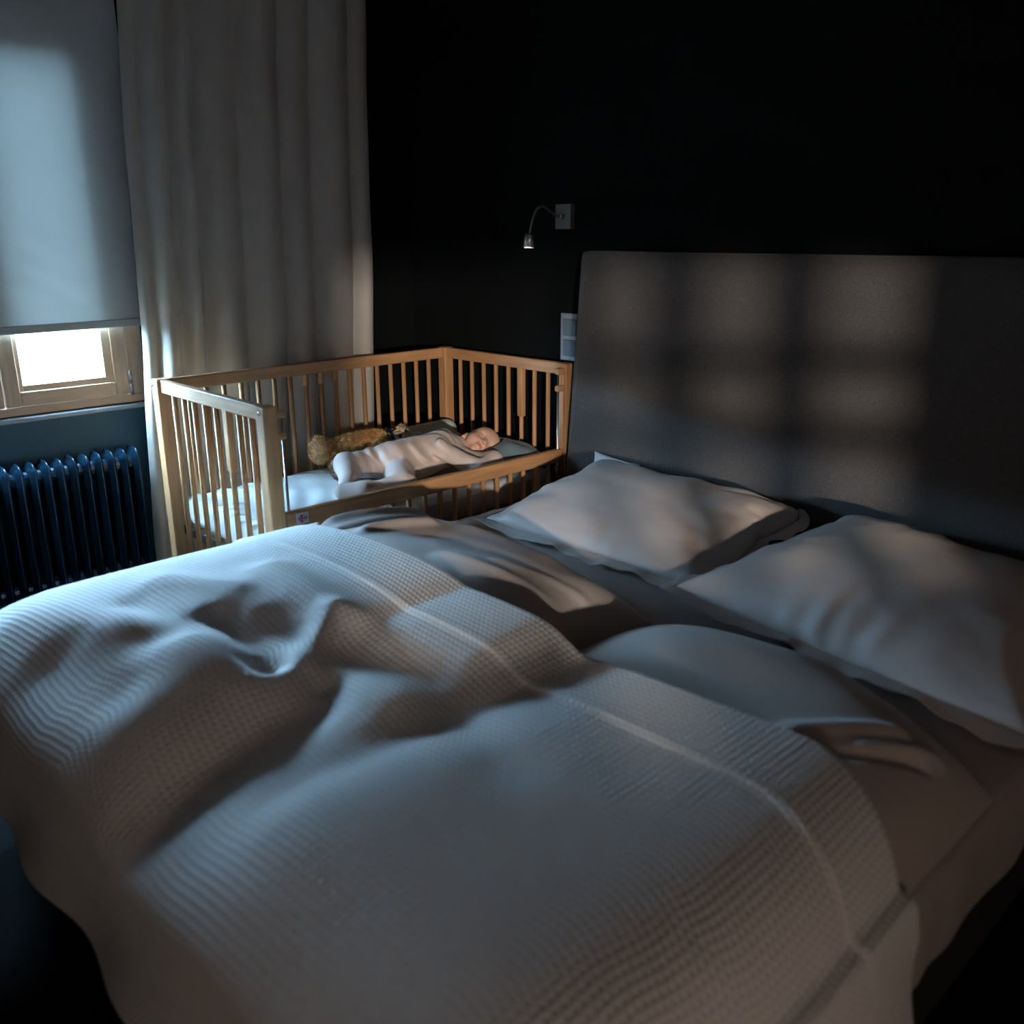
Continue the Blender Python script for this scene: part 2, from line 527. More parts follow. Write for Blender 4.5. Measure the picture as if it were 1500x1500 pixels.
# added warm light that throws the lattice pattern, with its stand
con = thing('added_lamp_stand', 'added unseen table carrying the light behind the lattice', 'table', (7.2, -5.3, 0))
box('top', 6.95, 7.45, -5.75, -4.85, .80, .835, M['floor'], con)
for sx in (6.97, 7.40):
    for sy in (-5.73, -4.90): box('leg', sx, sx + .04, sy, sy + .04, 0, .80, M['floor'], con)
lp = thing('added_key_lamp', 'added unseen light, shaped as a lamp, shining through the lattice', 'lamp', (7.2, -5.3, .835))
tube('base', [(7.2, -5.3, .835), (7.2, -5.3, .85), (7.2, -5.3, .86), (7.2, -5.3, 1.37)], [.08, .08, .015, .012], M['chrome'], lp, 20)
ld = bpy.data.lights.new('added_key_light', 'POINT')
ld.energy = LAMP_W; ld.color = LAMP_COL; ld.shadow_soft_size = .085
lo = bpy.data.objects.new('added_key_light', ld); COL.objects.link(lo); lo.parent = lp
lo.location = (0, 0, 1.45 - .835)

# added fill light for the bed, out of view right of the camera
ul = thing('added_fill_lamp', 'added unseen fill light, shaped as a low globe lamp', 'lamp', (4.05, -2.75, 0))
tube('base', [(4.05, -2.75, 0), (4.05, -2.75, .02), (4.05, -2.75, .025)], [.14, .14, .02], M['lampplate'], ul, 28)
tube('pole', [(4.05, -2.75, .02), (4.05, -2.75, .62)], .012, M['lampplate'], ul, 12)
tube('globe_cup', [(4.05, -2.75, .61), (4.05, -2.75, .64)], [.03, .05], M['lampplate'], ul, 28)
ud = bpy.data.lights.new('added_fill_light', 'POINT')
ud.energy = FILL_W; ud.color = FILL_COL; ud.shadow_soft_size = .12
uo = bpy.data.objects.new('added_fill_light', ud); COL.objects.link(uo); uo.parent = ul
uo.location = (0, 0, .78)

# ------------------------------------------------------------------ radiator
rad = thing('radiator', 'dark blue ribbed radiator under the window', 'radiator', (.05, -1.28, .1))
def rad_section():
    # closed outline in depth (x) and height (z), three slices across y: thin seam in the middle, rounded shoulders
    d, zb, zt = .104, .12, .600
    def outline(ins):
        pts = []
        x0, x1, z0, z1 = ins, d - ins, zb + ins, zt - ins
        r = max(.004, .03 - ins * .5)
        for (cx, cz, a0) in ((x1 - r, z1 - r, 0), (x0 + r, z1 - r, 90), (x0 + r, z0 + r, 180), (x1 - r, z0 + r, 270)):
            for k in range(5):
                a = math.radians(a0 + k * 22.5)
                pts.append((cx + r * math.cos(a), cz + r * math.sin(a)))
        return pts
    rings = [(-.0150, .030), (-.0120, .017), (-.0022, .0085), (-.0016, .0), (.0016, .0), (.0022, .0085), (.0120, .017), (.0150, .030)]
    V, F = [], []
    n = 20
    for (y, ins) in rings:
        for (x, z) in outline(ins): V.append((x, y, z))
    for i in range(len(rings) - 1):
        for k in range(n): F.append((i * n + k, i * n + (k + 1) % n, (i + 1) * n + (k + 1) % n, (i + 1) * n + k))
    F.append(tuple(range(n))[::-1]); F.append(tuple((len(rings) - 1) * n + k for k in range(n)))
    me = pydata('section', V, F)
    me.materials.append(M['rad'])
    bm = bmesh.new(); bm.from_mesh(me); bmesh.ops.recalc_face_normals(bm, faces=bm.faces); bm.to_mesh(me); bm.free()
    me.polygons.foreach_set('use_smooth', [len(p.vertices) < 5 for p in me.polygons])
    return me
sec = rad_section()
hub = tube_mesh('hub', [(0, -.0215, 0), (0, .0215, 0)], .026, 14)
hub.materials.append(M['rad'])
for k in range(25):
    y = -1.312 - .0417 * k
    s = link('section', sec, None, rad, (.018, y, 0))
    for z in (.545, .175):
        h = bpy.data.objects.new('hub', hub); COL.objects.link(h); h.parent = s; h.location = (.052, -.0208, z)
    if k in (4, 20): box('bracket', .002, .03, y - .02, y - .012, .2, .24, M['rad'], rad)
tube('foot', [(.07, -1.33, 0), (.07, -1.33, .14)], .012, M['rad'], rad)
tube('foot', [(.07, -2.31, 0), (.07, -2.31, .14)], .012, M['rad'], rad)

# ------------------------------------------------------------------ roller blind
bl = thing('roller_blind', 'pale blue roller blind half lowered over the window', 'blind', (.03, -1.86, 1.0))
nx, nz_ = 60, 60
yy, zz = np.meshgrid(np.linspace(-2.14, -1.175, nx), np.linspace(1.028, 2.06, nz_), indexing='ij')
wv = waves(3, 9, 9)
xx = .036 + .004 * wv(yy, zz) + bumps(yy, zz, [(-1.52, 1.30, -1.44, 1.24, .018, .004), (-1.45, 1.18, -1.40, 1.13, .02, .004), (-1.55, 1.22, -1.50, 1.19, .016, .003),
     (-1.47, 1.14, -1.38, 1.08, .02, -.003), (-1.60, 1.15, -1.5, 1.12, .02, .003)])
link('fabric', grid_mesh('fabric', np.stack([xx, yy, zz], -1)), M['blind'], bl, smooth=True)
box('hem_bar', .029, .041, -2.14, -1.175, 1.004, 1.030, M['blind'], bl, .004)
tube('roller', [(.045, -2.16, 2.08), (.045, -1.16, 2.08)], .025, M['blind'], bl, 16)

# ------------------------------------------------------------------ curtain
valleys = np.array([-1.245, -1.200, -1.122, -1.045, -.902, -.752, -.632, -.459, -.365])
amps = np.array([.032, .076, .080, .094, .092, .080, .090, .060])
ny = 420
ys = np.linspace(valleys[0], valleys[-1], ny)
kk = np.clip(np.searchsorted(valleys, ys, 'right') - 1, 0, len(amps) - 1)
u = (ys - valleys[kk]) / (valleys[kk + 1] - valleys[kk])
prof = amps[kk] * np.sin(PI * u ** .85) ** .6
prof = np.convolve(np.pad(prof, 3, 'edge'), np.ones(7) / 7, 'valid')
zs = np.linspace(.015, 2.40, 60)
cv = waves(11, 6, 5)
Y, Z = np.meshgrid(ys, zs, indexing='ij')
PR = prof[:, None] * (1 + .10 * np.sin(Z * 3 + Y * 20))
X = .085 + .105 * np.clip((Y - valleys[0]) / .40, 0, 1) + PR * (1.0 - .12 * Z) + .006 * cv(Y * 3, Z)
Yw = Y + .05 * (Z - .9) * (1 - .3 * (Y - valleys[0])) + .012 * cv(Y + 3, Z * 1.5)
hang = grid_mesh('cloth', np.stack([X, Yw, Z], -1))
cu = thing('curtain', 'long beige curtain hanging in folds beside the window', 'curtain', (.15, -.8, 0))
co = link('cloth', hang, M['curtain'], cu, smooth=True)
so = co.modifiers.new('thickness', 'SOLIDIFY'); so.thickness = .003
tube('curtain_rod', [(.15, -3.2, 2.425), (.15, -.12, 2.425)], .014, M['steel'], cu)

# ------------------------------------------------------------------ headboard
def lean(z): return -.125 + .062 * (z - .45) / .8
hb = thing('headboard', 'tall grey tweed upholstered headboard behind the pillows', 'headboard', (1.98, -.1, 0))
hw = waves(21, 6, 3)
def hdisp(P, N): return .002 * hw(P[:, 0] * 2, P[:, 2] * 2) - .008 * np.exp(-((P[:, 2] - 1.247) / .02) ** 2) * 0
hm = soft_box(1.05, 2.93, -.085, 0, .10, 1.247, .014, .03, hdisp)
cof = np.empty(len(hm.vertices) * 3); hm.vertices.foreach_get('co', cof); cof = cof.reshape(-1, 3)
cof[:, 1] += lean(cof[:, 2]) + .062 - .0
hm.vertices.foreach_set('co', cof.ravel())
# keep it off the wall
ymax = cof[:, 1].max()
link('padding', hm, M['head_fab'], hb, (0, -ymax - .004, 0), True)
box('foot', 1.2, 1.26, -.09, -.05, 0, .11, M['base'], hb)
box('foot', 2.72, 2.78, -.09, -.05, 0, .11, M['base'], hb)

# ------------------------------------------------------------------ double bed
BX0, BX1, BY0, BY1, BZ = 1.075, 2.87, -2.10, -.185, .43
bed = thing('double_bed', 'wide double bed with a dark base and taupe fitted sheet', 'bed', (1.97, -1.15, 0))
box('base', BX0 + .02, BX1 - .02, BY0 + .02, BY1, .08, .235, M['base'], bed, .012)
for sx in (BX0 + .08, BX1 - .14):
    for sy in (BY0 + .08, BY1 - .14): box('leg', sx, sx + .06, sy, sy + .06, 0, .08, M['base'], bed)
mw = waves(31, 8, 10)
def mdisp(P, N):
    side = np.clip(np.abs(N[:, 0]) + np.abs(N[:, 1]), 0, 1)
    top = np.clip(N[:, 2], 0, 1)
    s = np.where(np.abs(N[:, 0]) > np.abs(N[:, 1]), P[:, 1], P[:, 0])
    return .004 * top * mw(P[:, 0], P[:, 1]) + side * (.006 * np.sin(s * 42 + 3 * np.sin(s * 9)) * (.4 + .6 * np.sin(s * 5) ** 2)) * np.clip((BZ - P[:, 2]) / .06, 0, 1)
link('mattress', soft_box(BX0, BX1, BY0, BY1, .237, BZ, .04, .02, mdisp), M['sheet'], bed, smooth=True)

# height of the duvets above the mattress
XM = 2.065                                              # gap between the two duvets
def duv_h(x, y, left, tuck=False):
    if left: x0, x1, T, yend = 1.10, 2.05, .165, -.90
    else: x0, x1, T, yend = 2.075, 2.855, .125, -.93
    c, w = (x0 + x1) / 2, (x1 - x0) / 2
    q = np.clip(np.abs((x - c) / w), 0, 1)
    f = np.where(x > c, (1 - q ** 6) ** .5, (1 - q ** 3.2) ** .6) if not left else np.where(x > c, (1 - q ** 5) ** .5, (1 - q ** 3.2) ** .6)
    e = np.clip((yend - y) / (.34 if left else .26), 0, 1)
    g = (1 - (1 - e) ** 2.6) ** .62
    return T * f * g * (1 - (.4 * sm(-1.40, -1.56, y) if tuck else 0))

def duvet(name, left, label, extra, wr_seed):
    x0, x1, yend = (1.10, 2.05, -.90) if left else (2.075, 2.855, -.93)
    # cosine spacing keeps the rolled edges smooth
    a = .5 - .5 * np.cos(np.linspace(0, PI, 150))
    xs = x0 + (x1 - x0) * a
    b = np.concatenate([.34 * (np.linspace(0, 1, 90) ** 1.6), .34 + np.linspace(0, 1, 40)[1:] * .50])
    ysd = yend - b
    Xg, Yg = np.meshgrid(xs, ysd, indexing='ij')
    H = duv_h(Xg, Yg, left, True)
    w1, w2_ = waves(wr_seed, 9, 13), waves(wr_seed + 1, 9, 32)
    edge = np.clip(H / .05, 0, 1)
    Zt = BZ + .008 + H + edge * ((.010 if left else .005) * w1(Xg, Yg) + (.004 if left else .0015) * w2_(Xg, Yg) + bumps(Xg, Yg, extra))
    # the end edge is not a straight line
    Yw_ = Yg + .022 * np.sin(Xg * 7 + wr_seed) * np.clip(1 - b[None, :] / .4, 0, 1) - (0 if left else .12) * sm(2.45, 2.86, Xg) * np.clip(1 - b[None, :] / .5, 0, 1)
    top = np.stack([Xg, Yw_, Zt], -1)
    bot = np.stack([Xg, Yw_, np.minimum(np.full_like(Zt, BZ + .007), Zt - .0005)], -1)
    n, m = Xg.shape
    idx = np.arange(n * m).reshape(n, m)
    q = np.stack([idx[:-1, :-1], idx[:-1, 1:], idx[1:, 1:], idx[1:, :-1]], -1).reshape(-1, 4)
    V = np.concatenate([top.reshape(-1, 3), bot.reshape(-1, 3)])
    F = list(q[:, ::-1]) + list(q + n * m)
    rim = list(idx[0, :]) + list(idx[1:, -1]) + list(idx[-1, ::-1][1:]) + list(idx[::-1, 0][1:])
    for i in range(len(rim) - 1): F.append((rim[i], rim[i + 1], rim[i + 1] + n * m, rim[i] + n * m))
    o = link(name, pydata(name, V, F), M['pillow'], None, smooth=True)
    return tag(o, label, 'duvet', 'duvets under the bedspread')

duvet('duvet', True, 'taupe duvet end beside the crib, poking out of the bedspread', [
    (1.22, -1.24, 1.30, -1.02, .030, .022), (1.33, -1.28, 1.40, -1.10, .022, -.018), (1.42, -1.27, 1.47, -1.12, .02, .016),
    (1.50, -1.05, 1.78, -1.00, .045, .010), (1.55, -1.18, 1.95, -1.12, .035, -.008), (1.70, -1.25, 1.98, -1.20, .02, .009), (1.80, -1.17, 2.0, -1.10, .02, .008)], 41)
duvet('duvet', False, 'taupe duvet end on the open side of the bed, below the shaded pillow', [
    (2.20, -1.20, 2.60, -1.14, .09, .006),
    (2.62, -1.30, 2.74, -1.12, .018, .010), (2.68, -1.32, 2.79, -1.16, .012, -.012), (2.72, -1.24, 2.80, -1.10, .014, .010)], 47)

# ------------------------------------------------------------------ waffle bedspread
def spread_mesh():
    x0, x1 = 1.085, 2.885
    yh, yf = -1.35, -2.175
    a = np.concatenate([np.linspace(-.16, 0, 14)[:-1], np.linspace(0, x1 - x0, 190), np.linspace(x1 - x0, x1 - x0 + .30, 26)[1:]])
    b = np.concatenate([np.linspace(0, .012, 4)[:-1], np.linspace(.012, yh - yf, 120), np.linspace(yh - yf, yh - yf + .21, 22)[1:]])
    A, B = np.meshgrid(a, b, indexing='ij')
    xc = np.clip(x0 + A, x0, x1); yc = np.clip(yh - B, yf, yh)
    da = np.maximum(0, -A) + np.maximum(0, A - (x1 - x0)); db = np.maximum(0, B - (yh - yf))
    H1 = duv_h(np.clip(xc, 1.10, 2.05), np.full_like(yc, -1.6), True) * (xc < XM)
    H2 = duv_h(np.clip(xc, 2.075, 2.855), np.full_like(yc, -1.6), False) * (xc >= XM)
    H = np.maximum(H1, H2)
    # the spread bridges the gap between the duvets
    bridge = .158 - .060 * sm(-1.58, -2.10, yc)
    gap = np.exp(-((xc - XM) / .20) ** 4)
    H = smax(H, bridge * gap, .06)
    # foot end rounds down
    e = np.clip((yc - yf) / .26, 0, 1)
    H = H * (1 - (1 - e) ** 2.4) ** .6
    Zt = BZ + .028 + H
    feats = [
        (1.57, -1.62, 1.87, -1.640, .050, .020), (1.85, -1.645, 1.95, -1.80, .035, .018),
        (1.80, -1.74, 2.12, -1.640, .070, -.026), (1.88, -1.83, 2.02, -1.775, .030, -.014),
        (1.70, -1.80, 1.90, -1.815, .040, -.024), (1.72, -1.93, 1.73, -1.88, .05, -.012), (1.53, -1.90, 1.66, -1.86, .045, -.010),
        (1.45, -1.80, 1.60, -1.72, .05, .012), (1.78, -1.89, 1.95, -1.90, .05, .014), (1.40, -2.05, 1.60, -1.97, .07, .012),
        (1.62, -2.08, 1.80, -2.05, .07, -.018), (2.10, -2.20, 2.06, -1.83, .060, -.020), (2.30, -2.00, 2.34, -1.76, .13, .012),
        (2.20, -1.66, 2.40, -1.72, .06, -.010)]
    top = np.clip(H / .08, 0, 1)
    w1 = waves(53, 8, 9)
    Zt = Zt + top * (bumps(xc, yc, feats) + .007 * w1(xc, yc))
    # stitched hem band along the head edge
    band = sm(.172, .160, B)
    Zt = Zt + .006 * band + .0018 * np.exp(-((B - .163) / .006) ** 2) - .012 * np.exp(-(B / .006) ** 2)
    drop = da + db
    rip = np.sin((A + B) * 16) * .012 * np.clip(drop / .15, 0, 1)
    X = xc - np.where(A < 0, 1, 0) * (.012 + .01 * da) + np.where(A > x1 - x0, 1, 0) * (.012 * np.clip(da / .05, 0, 1) + rip)
    Yv = yc - np.where(db > 0, 1, 0) * (.012 * np.clip(db / .05, 0, 1) + rip) + .015 * np.sin(xc * 5.0) * np.clip(1 - B / .3, 0, 1)
    # right-hand part of the head edge slides towards the foot
    Yv = Yv - .10 * sm(2.66, 2.90, X) * np.clip(1 - B / .5, 0, 1)
    Zv = np.maximum(Zt - drop * .96, .04)
    P = np.stack([X, Yv, Zv], -1)
    du = np.concatenate([np.zeros((1, P.shape[1])), np.cumsum(np.linalg.norm(np.diff(P, axis=0), axis=-1), 0)])
    dv = np.concatenate([np.zeros((P.shape[0], 1)), np.cumsum(np.linalg.norm(np.diff(P, axis=1), axis=-1), 1)], 1)
    du = du - du[103][None, :]
    return grid_mesh('bedspread', P[:, ::-1], np.stack([du, dv], -1)[:, ::-1])
sp = link('bedspread', spread_mesh(), M['spread'], None, smooth=True)
tag(sp, 'white waffle weave bedspread spread over the foot half of the double bed', 'bedspread')
ss = sp.modifiers.new('smooth', 'SUBSURF'); ss.levels = 0; ss.render_levels = 1
so = sp.modifiers.new('thickness', 'SOLIDIFY'); so.thickness = .005; so.offset = -1

# ------------------------------------------------------------------ pillows (inflated cloth)
def cloth_pillow(w, d, n, m):
    V, F, idx = [], [], {}
    def vid(i, j, s):
        bd = i in (0, n) or j in (0, m)
        k = (i, j, 0 if bd else s)
        if k not in idx:
            idx[k] = len(V); V.append(((i / n - .5) * w, (j / m - .5) * d, 0 if bd else s * .012))
        return idx[k]
    for s in (1, -1):
        for i in range(n):
            for j in range(m):
                q = [vid(i, j, s), vid(i + 1, j, s), vid(i + 1, j + 1, s), vid(i, j + 1, s)]
                F.append(q if s > 0 else q[::-1])
    rim = [idx[(i, 0, 0)] for i in range(n)] + [idx[(n, j, 0)] for j in range(m)] + [idx[(i, m, 0)] for i in range(n, 0, -1)] + [idx[(0, j, 0)] for j in range(m, 0, -1)]
    return pydata('pillow_sim', V, F), rim

sims = []
plan = [((1.63, -.42, .545), (math.radians(20), 0, math.radians(1.5)), .82, .58, 2.1),
        ((2.46, -.50, .545), (math.radians(15), 0, math.radians(-7)), .84, .70, 1.9)]
tmp = []
for (z0, yw) in ((BZ + .004, 0),):
    me = pydata('tmp_ground', [(0, -3, z0), (4, -3, z0), (4, 1, z0), (0, 1, z0)], [(0, 1, 2, 3)])
    o = link('tmp_ground', me); tmp.append(o)
    yb = -.178
    me = pydata('tmp_back', [(0, yb - .03, 0), (4, yb - .03, 0), (4, yb + .04, 1.3), (0, yb + .04, 1.3)], [(0, 1, 2, 3)])
    o = link('tmp_back', me); tmp.append(o)
for o in tmp:
    o.modifiers.new('c', 'COLLISION'); o.collision.thickness_outer = .003; o.collision.cloth_friction = 25
for (loc, rot, w, d, pr) in plan:
    me, rim = cloth_pillow(w, d, 40, 30)
    o = link('pillow_sim', me); o.location = loc; o.rotation_euler = rot
    md = o.modifiers.new('cloth', 'CLOTH'); s = md.settings
    s.quality = 5; s.mass = .03; s.tension_stiffness = 25; s.compression_stiffness = 25; s.shear_stiffness = 8; s.bending_stiffness = .12
    s.use_pressure = True; s.uniform_pressure_force = pr; s.air_damping = 2
    md.collision_settings.distance_min = .003
    uv0 = np.array([tuple(v.co) for v in me.vertices]) / np.array([w, d, 1])
    sims.append((o, rim, uv0))
for fr in range(1, 33): SC.frame_set(fr)
dg = bpy.context.evaluated_depsgraph_get()
res = []
for o, rim, uv0 in sims:
    ev = o.evaluated_get(dg)
    me = bpy.data.meshes.new_from_object(ev)
    c = np.empty(len(me.vertices) * 3); me.vertices.foreach_get('co', c); c = c.reshape(-1, 3)
    mw_ = np.array(o.matrix_world); c = c @ mw_[:3, :3].T + mw_[:3, 3]
    F = [tuple(p.vertices) for p in me.polygons]
    # creases of the case: short folds running in from the seams, a soft ripple over the middle
    nn = normals(me).astype(float) @ mw_[:3, :3].T
    uu, vv = uv0[:, 0] * 2, uv0[:, 1] * 2
    wa, wb = waves(91 + len(res), 9, 7), waves(95 + len(res), 9, 16)
    inner = np.clip((1 - np.maximum(np.abs(uu), np.abs(vv))) / .12, 0, 1)
    fr_f = np.sin(uu * 26 + 3 * np.sin(uu * 5)) * sm(.35, .85, np.abs(vv)) + np.sin(vv * 21 + 3 * np.sin(vv * 4 + 1)) * sm(.5, .9, np.abs(uu))
    c = c + nn * (inner * (.0038 * fr_f * (.5 + wa(uu, vv)) + .007 * wa(uu * 1.3, vv) + .005 * wb(uu + .4 * vv, vv)))[:, None]
    res.append((c, F, rim))
for o in [s[0] for s in sims] + tmp: bpy.data.objects.remove(o)
SC.frame_set(1)
labels = ['taupe pillow nearest the crib, brightly lit, leaning on the headboard', 'taupe pillow on the open side of the bed, half in shadow']
for (c, F, rim), lb in zip(res, labels):
    t = thing('bed_pillow', lb, 'pillow', (float(c[:, 0].mean()), float(c[:, 1].mean()), BZ), 'bed pillows')
    cv_ = link('cover', pydata('cover', c, F), M['pillow'], t, smooth=True)
    s = cv_.modifiers.new('smooth', 'SUBSURF'); s.levels = 1; s.render_levels = 2
    # flat stitched flange around the seam
    R = c[rim]; cen = c.mean(0); n = len(R)
    tang = np.roll(R, -1, 0) - np.roll(R, 1, 0)
    # outward direction: away from the middle, square to the seam
    out = R - cen; out[:, 2] *= .3
    tn = tang / (np.linalg.norm(tang, axis=1, keepdims=True) + 1e-9)
    out = out - tn * (out * tn).sum(1, keepdims=True)
    out /= np.linalg.norm(out, axis=1, keepdims=True) + 1e-9
    for _ in range(3): out = (np.roll(out, 1, 0) + out + np.roll(out, -1, 0)) / 3
    out /= np.linalg.norm(out, axis=1, keepdims=True) + 1e-9
    FL = .036
    rr = np.random.default_rng(5)
    zz_ = .008 * np.sin(np.arange(n) * .45 + 1) + .006 * np.sin(np.arange(n) * 1.3) + .003 * rr.normal(size=n)
    m1 = R + out * FL * .5; m1[:, 2] += zz_ * .6 - .002
    m2 = R + out * FL; m2[:, 2] += zz_ - .006
    V = np.concatenate([R, m1, m2]); V[:, 2] = np.maximum(V[:, 2], BZ + .009); V[:, 1] = np.minimum(V[:, 1], -.19)
    FF = []
    for i in range(n):
        j = (i + 1) % n
        for l in range(2): FF.append((l * n + i, l * n + j, (l + 1) * n + j, (l + 1) * n + i))
    fo = link('flange', pydata('flange', V, FF), M['pillow'], t, smooth=True)
    s = fo.modifiers.new('thickness', 'SOLIDIFY'); s.thickness = .003; s.offset = 0
    s = fo.modifiers.new('smooth', 'SUBSURF'); s.levels = 1; s.render_levels = 2

# white pillow corner peeping out behind
def small_pillow(x0, x1, y0, y1, zb, T, n=40, seed=3, wr=.004, p=3.0, q=.62):
    a = np.linspace(-1, 1, n)
    U, Vv = np.meshgrid(a, a, indexing='ij')
    f = (np.clip(1 - np.abs(U) ** p, 0, 1) * np.clip(1 - np.abs(Vv) ** p, 0, 1)) ** q
    w1 = waves(seed, 9, 6)
    pin = 1 - .07 * (1 - np.abs(U) ** 2) * np.abs(Vv) ** 6
    pin2 = 1 - .07 * (1 - np.abs(Vv) ** 2) * np.abs(U) ** 6
    X = (x0 + x1) / 2 + (x1 - x0) / 2 * U * pin2; Yp = (y0 + y1) / 2 + (y1 - y0) / 2 * Vv * pin
    Zt = zb + .3 * T + .7 * T * f + wr * w1(U, Vv) * (f > 0) * np.clip(f * 4, 0, 1)
    Zb = zb + .3 * T - .3 * T * f
    top = np.stack([X, Yp, Zt], -1).reshape(-1, 3); bot = np.stack([X, Yp, Zb], -1).reshape(-1, 3)
    idx = np.arange(n * n).reshape(n, n)
    qd = np.stack([idx[:-1, :-1], idx[1:, :-1], idx[1:, 1:], idx[:-1, 1:]], -1).reshape(-1, 4)
    me = pydata('soft_pillow', np.concatenate([top, bot]), list(qd) + list(qd[:, ::-1] + n * n))
    bm = bmesh.new(); bm.from_mesh(me); bmesh.ops.remove_doubles(bm, verts=bm.verts, dist=1e-5); bm.to_mesh(me); bm.free()
    return me
wp = link('white_pillowcase', small_pillow(-.10, .10, -.062, .062, -.012, .024, seed=8), M['white'], None, (1.290, -.163, .512), True)
wp.rotation_euler = (math.radians(86), math.radians(4), 0)
tag(wp, 'corner of a folded white pillowcase peeping out between headboard and lit pillow', 'pillowcase')

# ------------------------------------------------------------------ crib
QX0, QX1, QY0, QY1, QZ = .300, 1.0186, -1.310, -.070, .860
PT = .045
crib = thing('baby_crib', 'beech wood baby crib with lowered side next to the bed', 'crib', ((QX0 + QX1) / 2, (QY0 + QY1) / 2, 0))
for (x, y) in ((QX0, QY0), (QX1 - PT, QY0), (QX0, QY1 - PT), (QX1 - PT, QY1 - PT)):
    box('post', x, x + PT, y, y + PT, 0, QZ, M['beech_z'], crib, .004)
RB = .817
for y in (QY0 + .010, QY1 - .010 - .024):
    r = box('end_rail', QX0 + PT, QX1 - PT, y, y + .024, RB, QZ - .001, M['beech_x'], crib, .004)
    box('bottom_rail', QX0 + PT, QX1 - PT, y, y + .024, .200, .250, M['beech_x'], crib, .004)
box('side_rail', QX0 + .010, QX0 + .034, QY0 + PT, QY1 - PT, RB, QZ - .001, M['beech_y'], crib, .004)
box('bottom_rail', QX0 + .010, QX0 + .034, QY0 + PT, QY1 - PT, .200, .250, M['beech_y'], crib, .004)
# slats: round bars between rails
slat_me = tube_mesh('slat', [(0, 0, .245), (0, 0, .825)], .0085, 12); slat_me.materials.append(M['beech_z'])
slat_me.polygons.foreach_set('use_smooth', [len(p.vertices) == 4 for p in slat_me.polygons])
sleeve_me = box_mesh('sleeve', .026, .022, .19, .003); sleeve_me.materials.append(M['beech_z'])
cap_me = tube_mesh('spring_cap', [(0, 0, .778), (0, 0, .820)], .0115, 12); cap_me.materials.append(M['beech_z'])
def slat(x, y):
    return link('slat', slat_me, None, crib, (x, y, 0))
for yc_ in (QY0 + .022, QY1 - .022):
    for k in range(8):
        s = slat(.414 + .0706 * k, yc_)
        if k == 5:
            o = bpy.data.objects.new('sleeve', sleeve_me); COL.objects.link(o); o.parent = s; o.location = (0, 0, .729)
for k in range(17):
    s = slat(QX0 + .022, -.183 - .0635 * k)
    if k in (7, 8, 9):
        o = bpy.data.objects.new('spring_cap', cap_me); COL.objects.link(o); o.parent = s
# lowered front side
FX0, FX1, FZ0, FZ1 = .987, 1.011, .502, .551
fr_ = box('drop_rail', FX0, FX1, QY0 + PT + .004, QY1 - PT - .004, FZ0, FZ1, M['beech_y'], crib, .005)
box('bottom_rail', FX0, FX1, QY0 + PT + .004, QY1 - PT - .004, .13, .17, M['beech_y'], crib, .005)
fs_me = tube_mesh('slat', [(0, 0, .16), (0, 0, .508)], .0085, 12); fs_me.materials.append(M['beech_z'])
fs_me.polygons.foreach_set('use_smooth', [len(p.vertices) == 4 for p in fs_me.polygons])
fw_me = box_mesh('slat', .016, .034, .35, .003); fw_me.materials.append(M['beech_z'])
for k in range(17):
    y = -.183 - .0635 * k
    if k in (1, 15): link('slat', fw_me, None, crib, (.999, y, .335))
    else: link('slat', fs_me, None, crib, (.999, y, 0))
# guide rods with brackets on both front posts
for (y, sg) in ((QY0 + PT + .020, 1), (QY1 - PT - .020, -1)):
    rod = tube('guide_rod', [(.999, y, .15), (.999, y, .845)], .0042, M['steel'], crib, 10)
    ya, yb = sorted((y - sg * .022, y + sg * .010))
    for zc in (.833, .772, .478): box('rod_bracket', .990, 1.008, ya, yb, zc - .011, zc + .011, M['plastic'], rod, .005)
    xa = .9905
    ye = QY1 - PT if sg < 0 else QY0 + PT
    if sg < 0:
        bk = link('catch_plate', boxes_mesh('catch_plate', [(.978, .994, QY1 - PT - .004, QY1 - PT, .765, .842)]), M['plastic'], crib)
def disc(name, c, r, ax, m, parent, th=.003):
    a = Vector(ax); return tube(name, [Vector(c), Vector(c) + a * th], r, m, parent, 16)
for (x, z) in ((QX0 + .010, .842), (QX1 - .022, .842), (QX1 - .022, .46), (QX0 + .012, .225), (QX1 - .022, .225)):
    disc('screw_cap', (x, QY0 + .001, z), .0065, (0, -1, 0), M['screw'], crib)
# maker's sticker on the drop rail
stk = box('sticker', FX1 - .0005, FX1 + .0006, -1.230, -1.190, .510, .543, M['sticker'], crib, 0)
def ring(name, c, ry, rz, w, m, parent):
    V, F = [], []
    n = 28
    for k in range(n):
        a = 2 * PI * k / n
        for q in (1, 1 - w): V.append((c[0], c[1] + ry * q * math.cos(a), c[2] + rz * q * math.sin(a)))
    for k in range(n):
        j = (k + 1) % n
        F.append((2 * k, 2 * j, 2 * j + 1, 2 * k + 1))
    return link(name, pydata(name, V, F), m, parent)
sx_ = FX1 + .0011
ring('emblem', (sx_, -1.209, .5265), .0150, .0095, .14, M['red'], stk)
ring('emblem', (sx_, -1.213, .5335), .0045, .0045, .99, M['red'], stk)
ring('emblem', (sx_, -1.213, .5185), .0050, .0040, .99, M['red'], stk)
for q, (yy_, hh) in enumerate(((-1.219, .006), (-1.214, .008), (-1.209, .007), (-1.204, .008), (-1.199, .006))):
    link('emblem', boxes_mesh('emblem', [(sx_ - .0002, sx_ + .0002, yy_ - .0018, yy_ + .0018, .5262 - hh / 2, .5262 + hh / 2)]), M['navy'], stk)
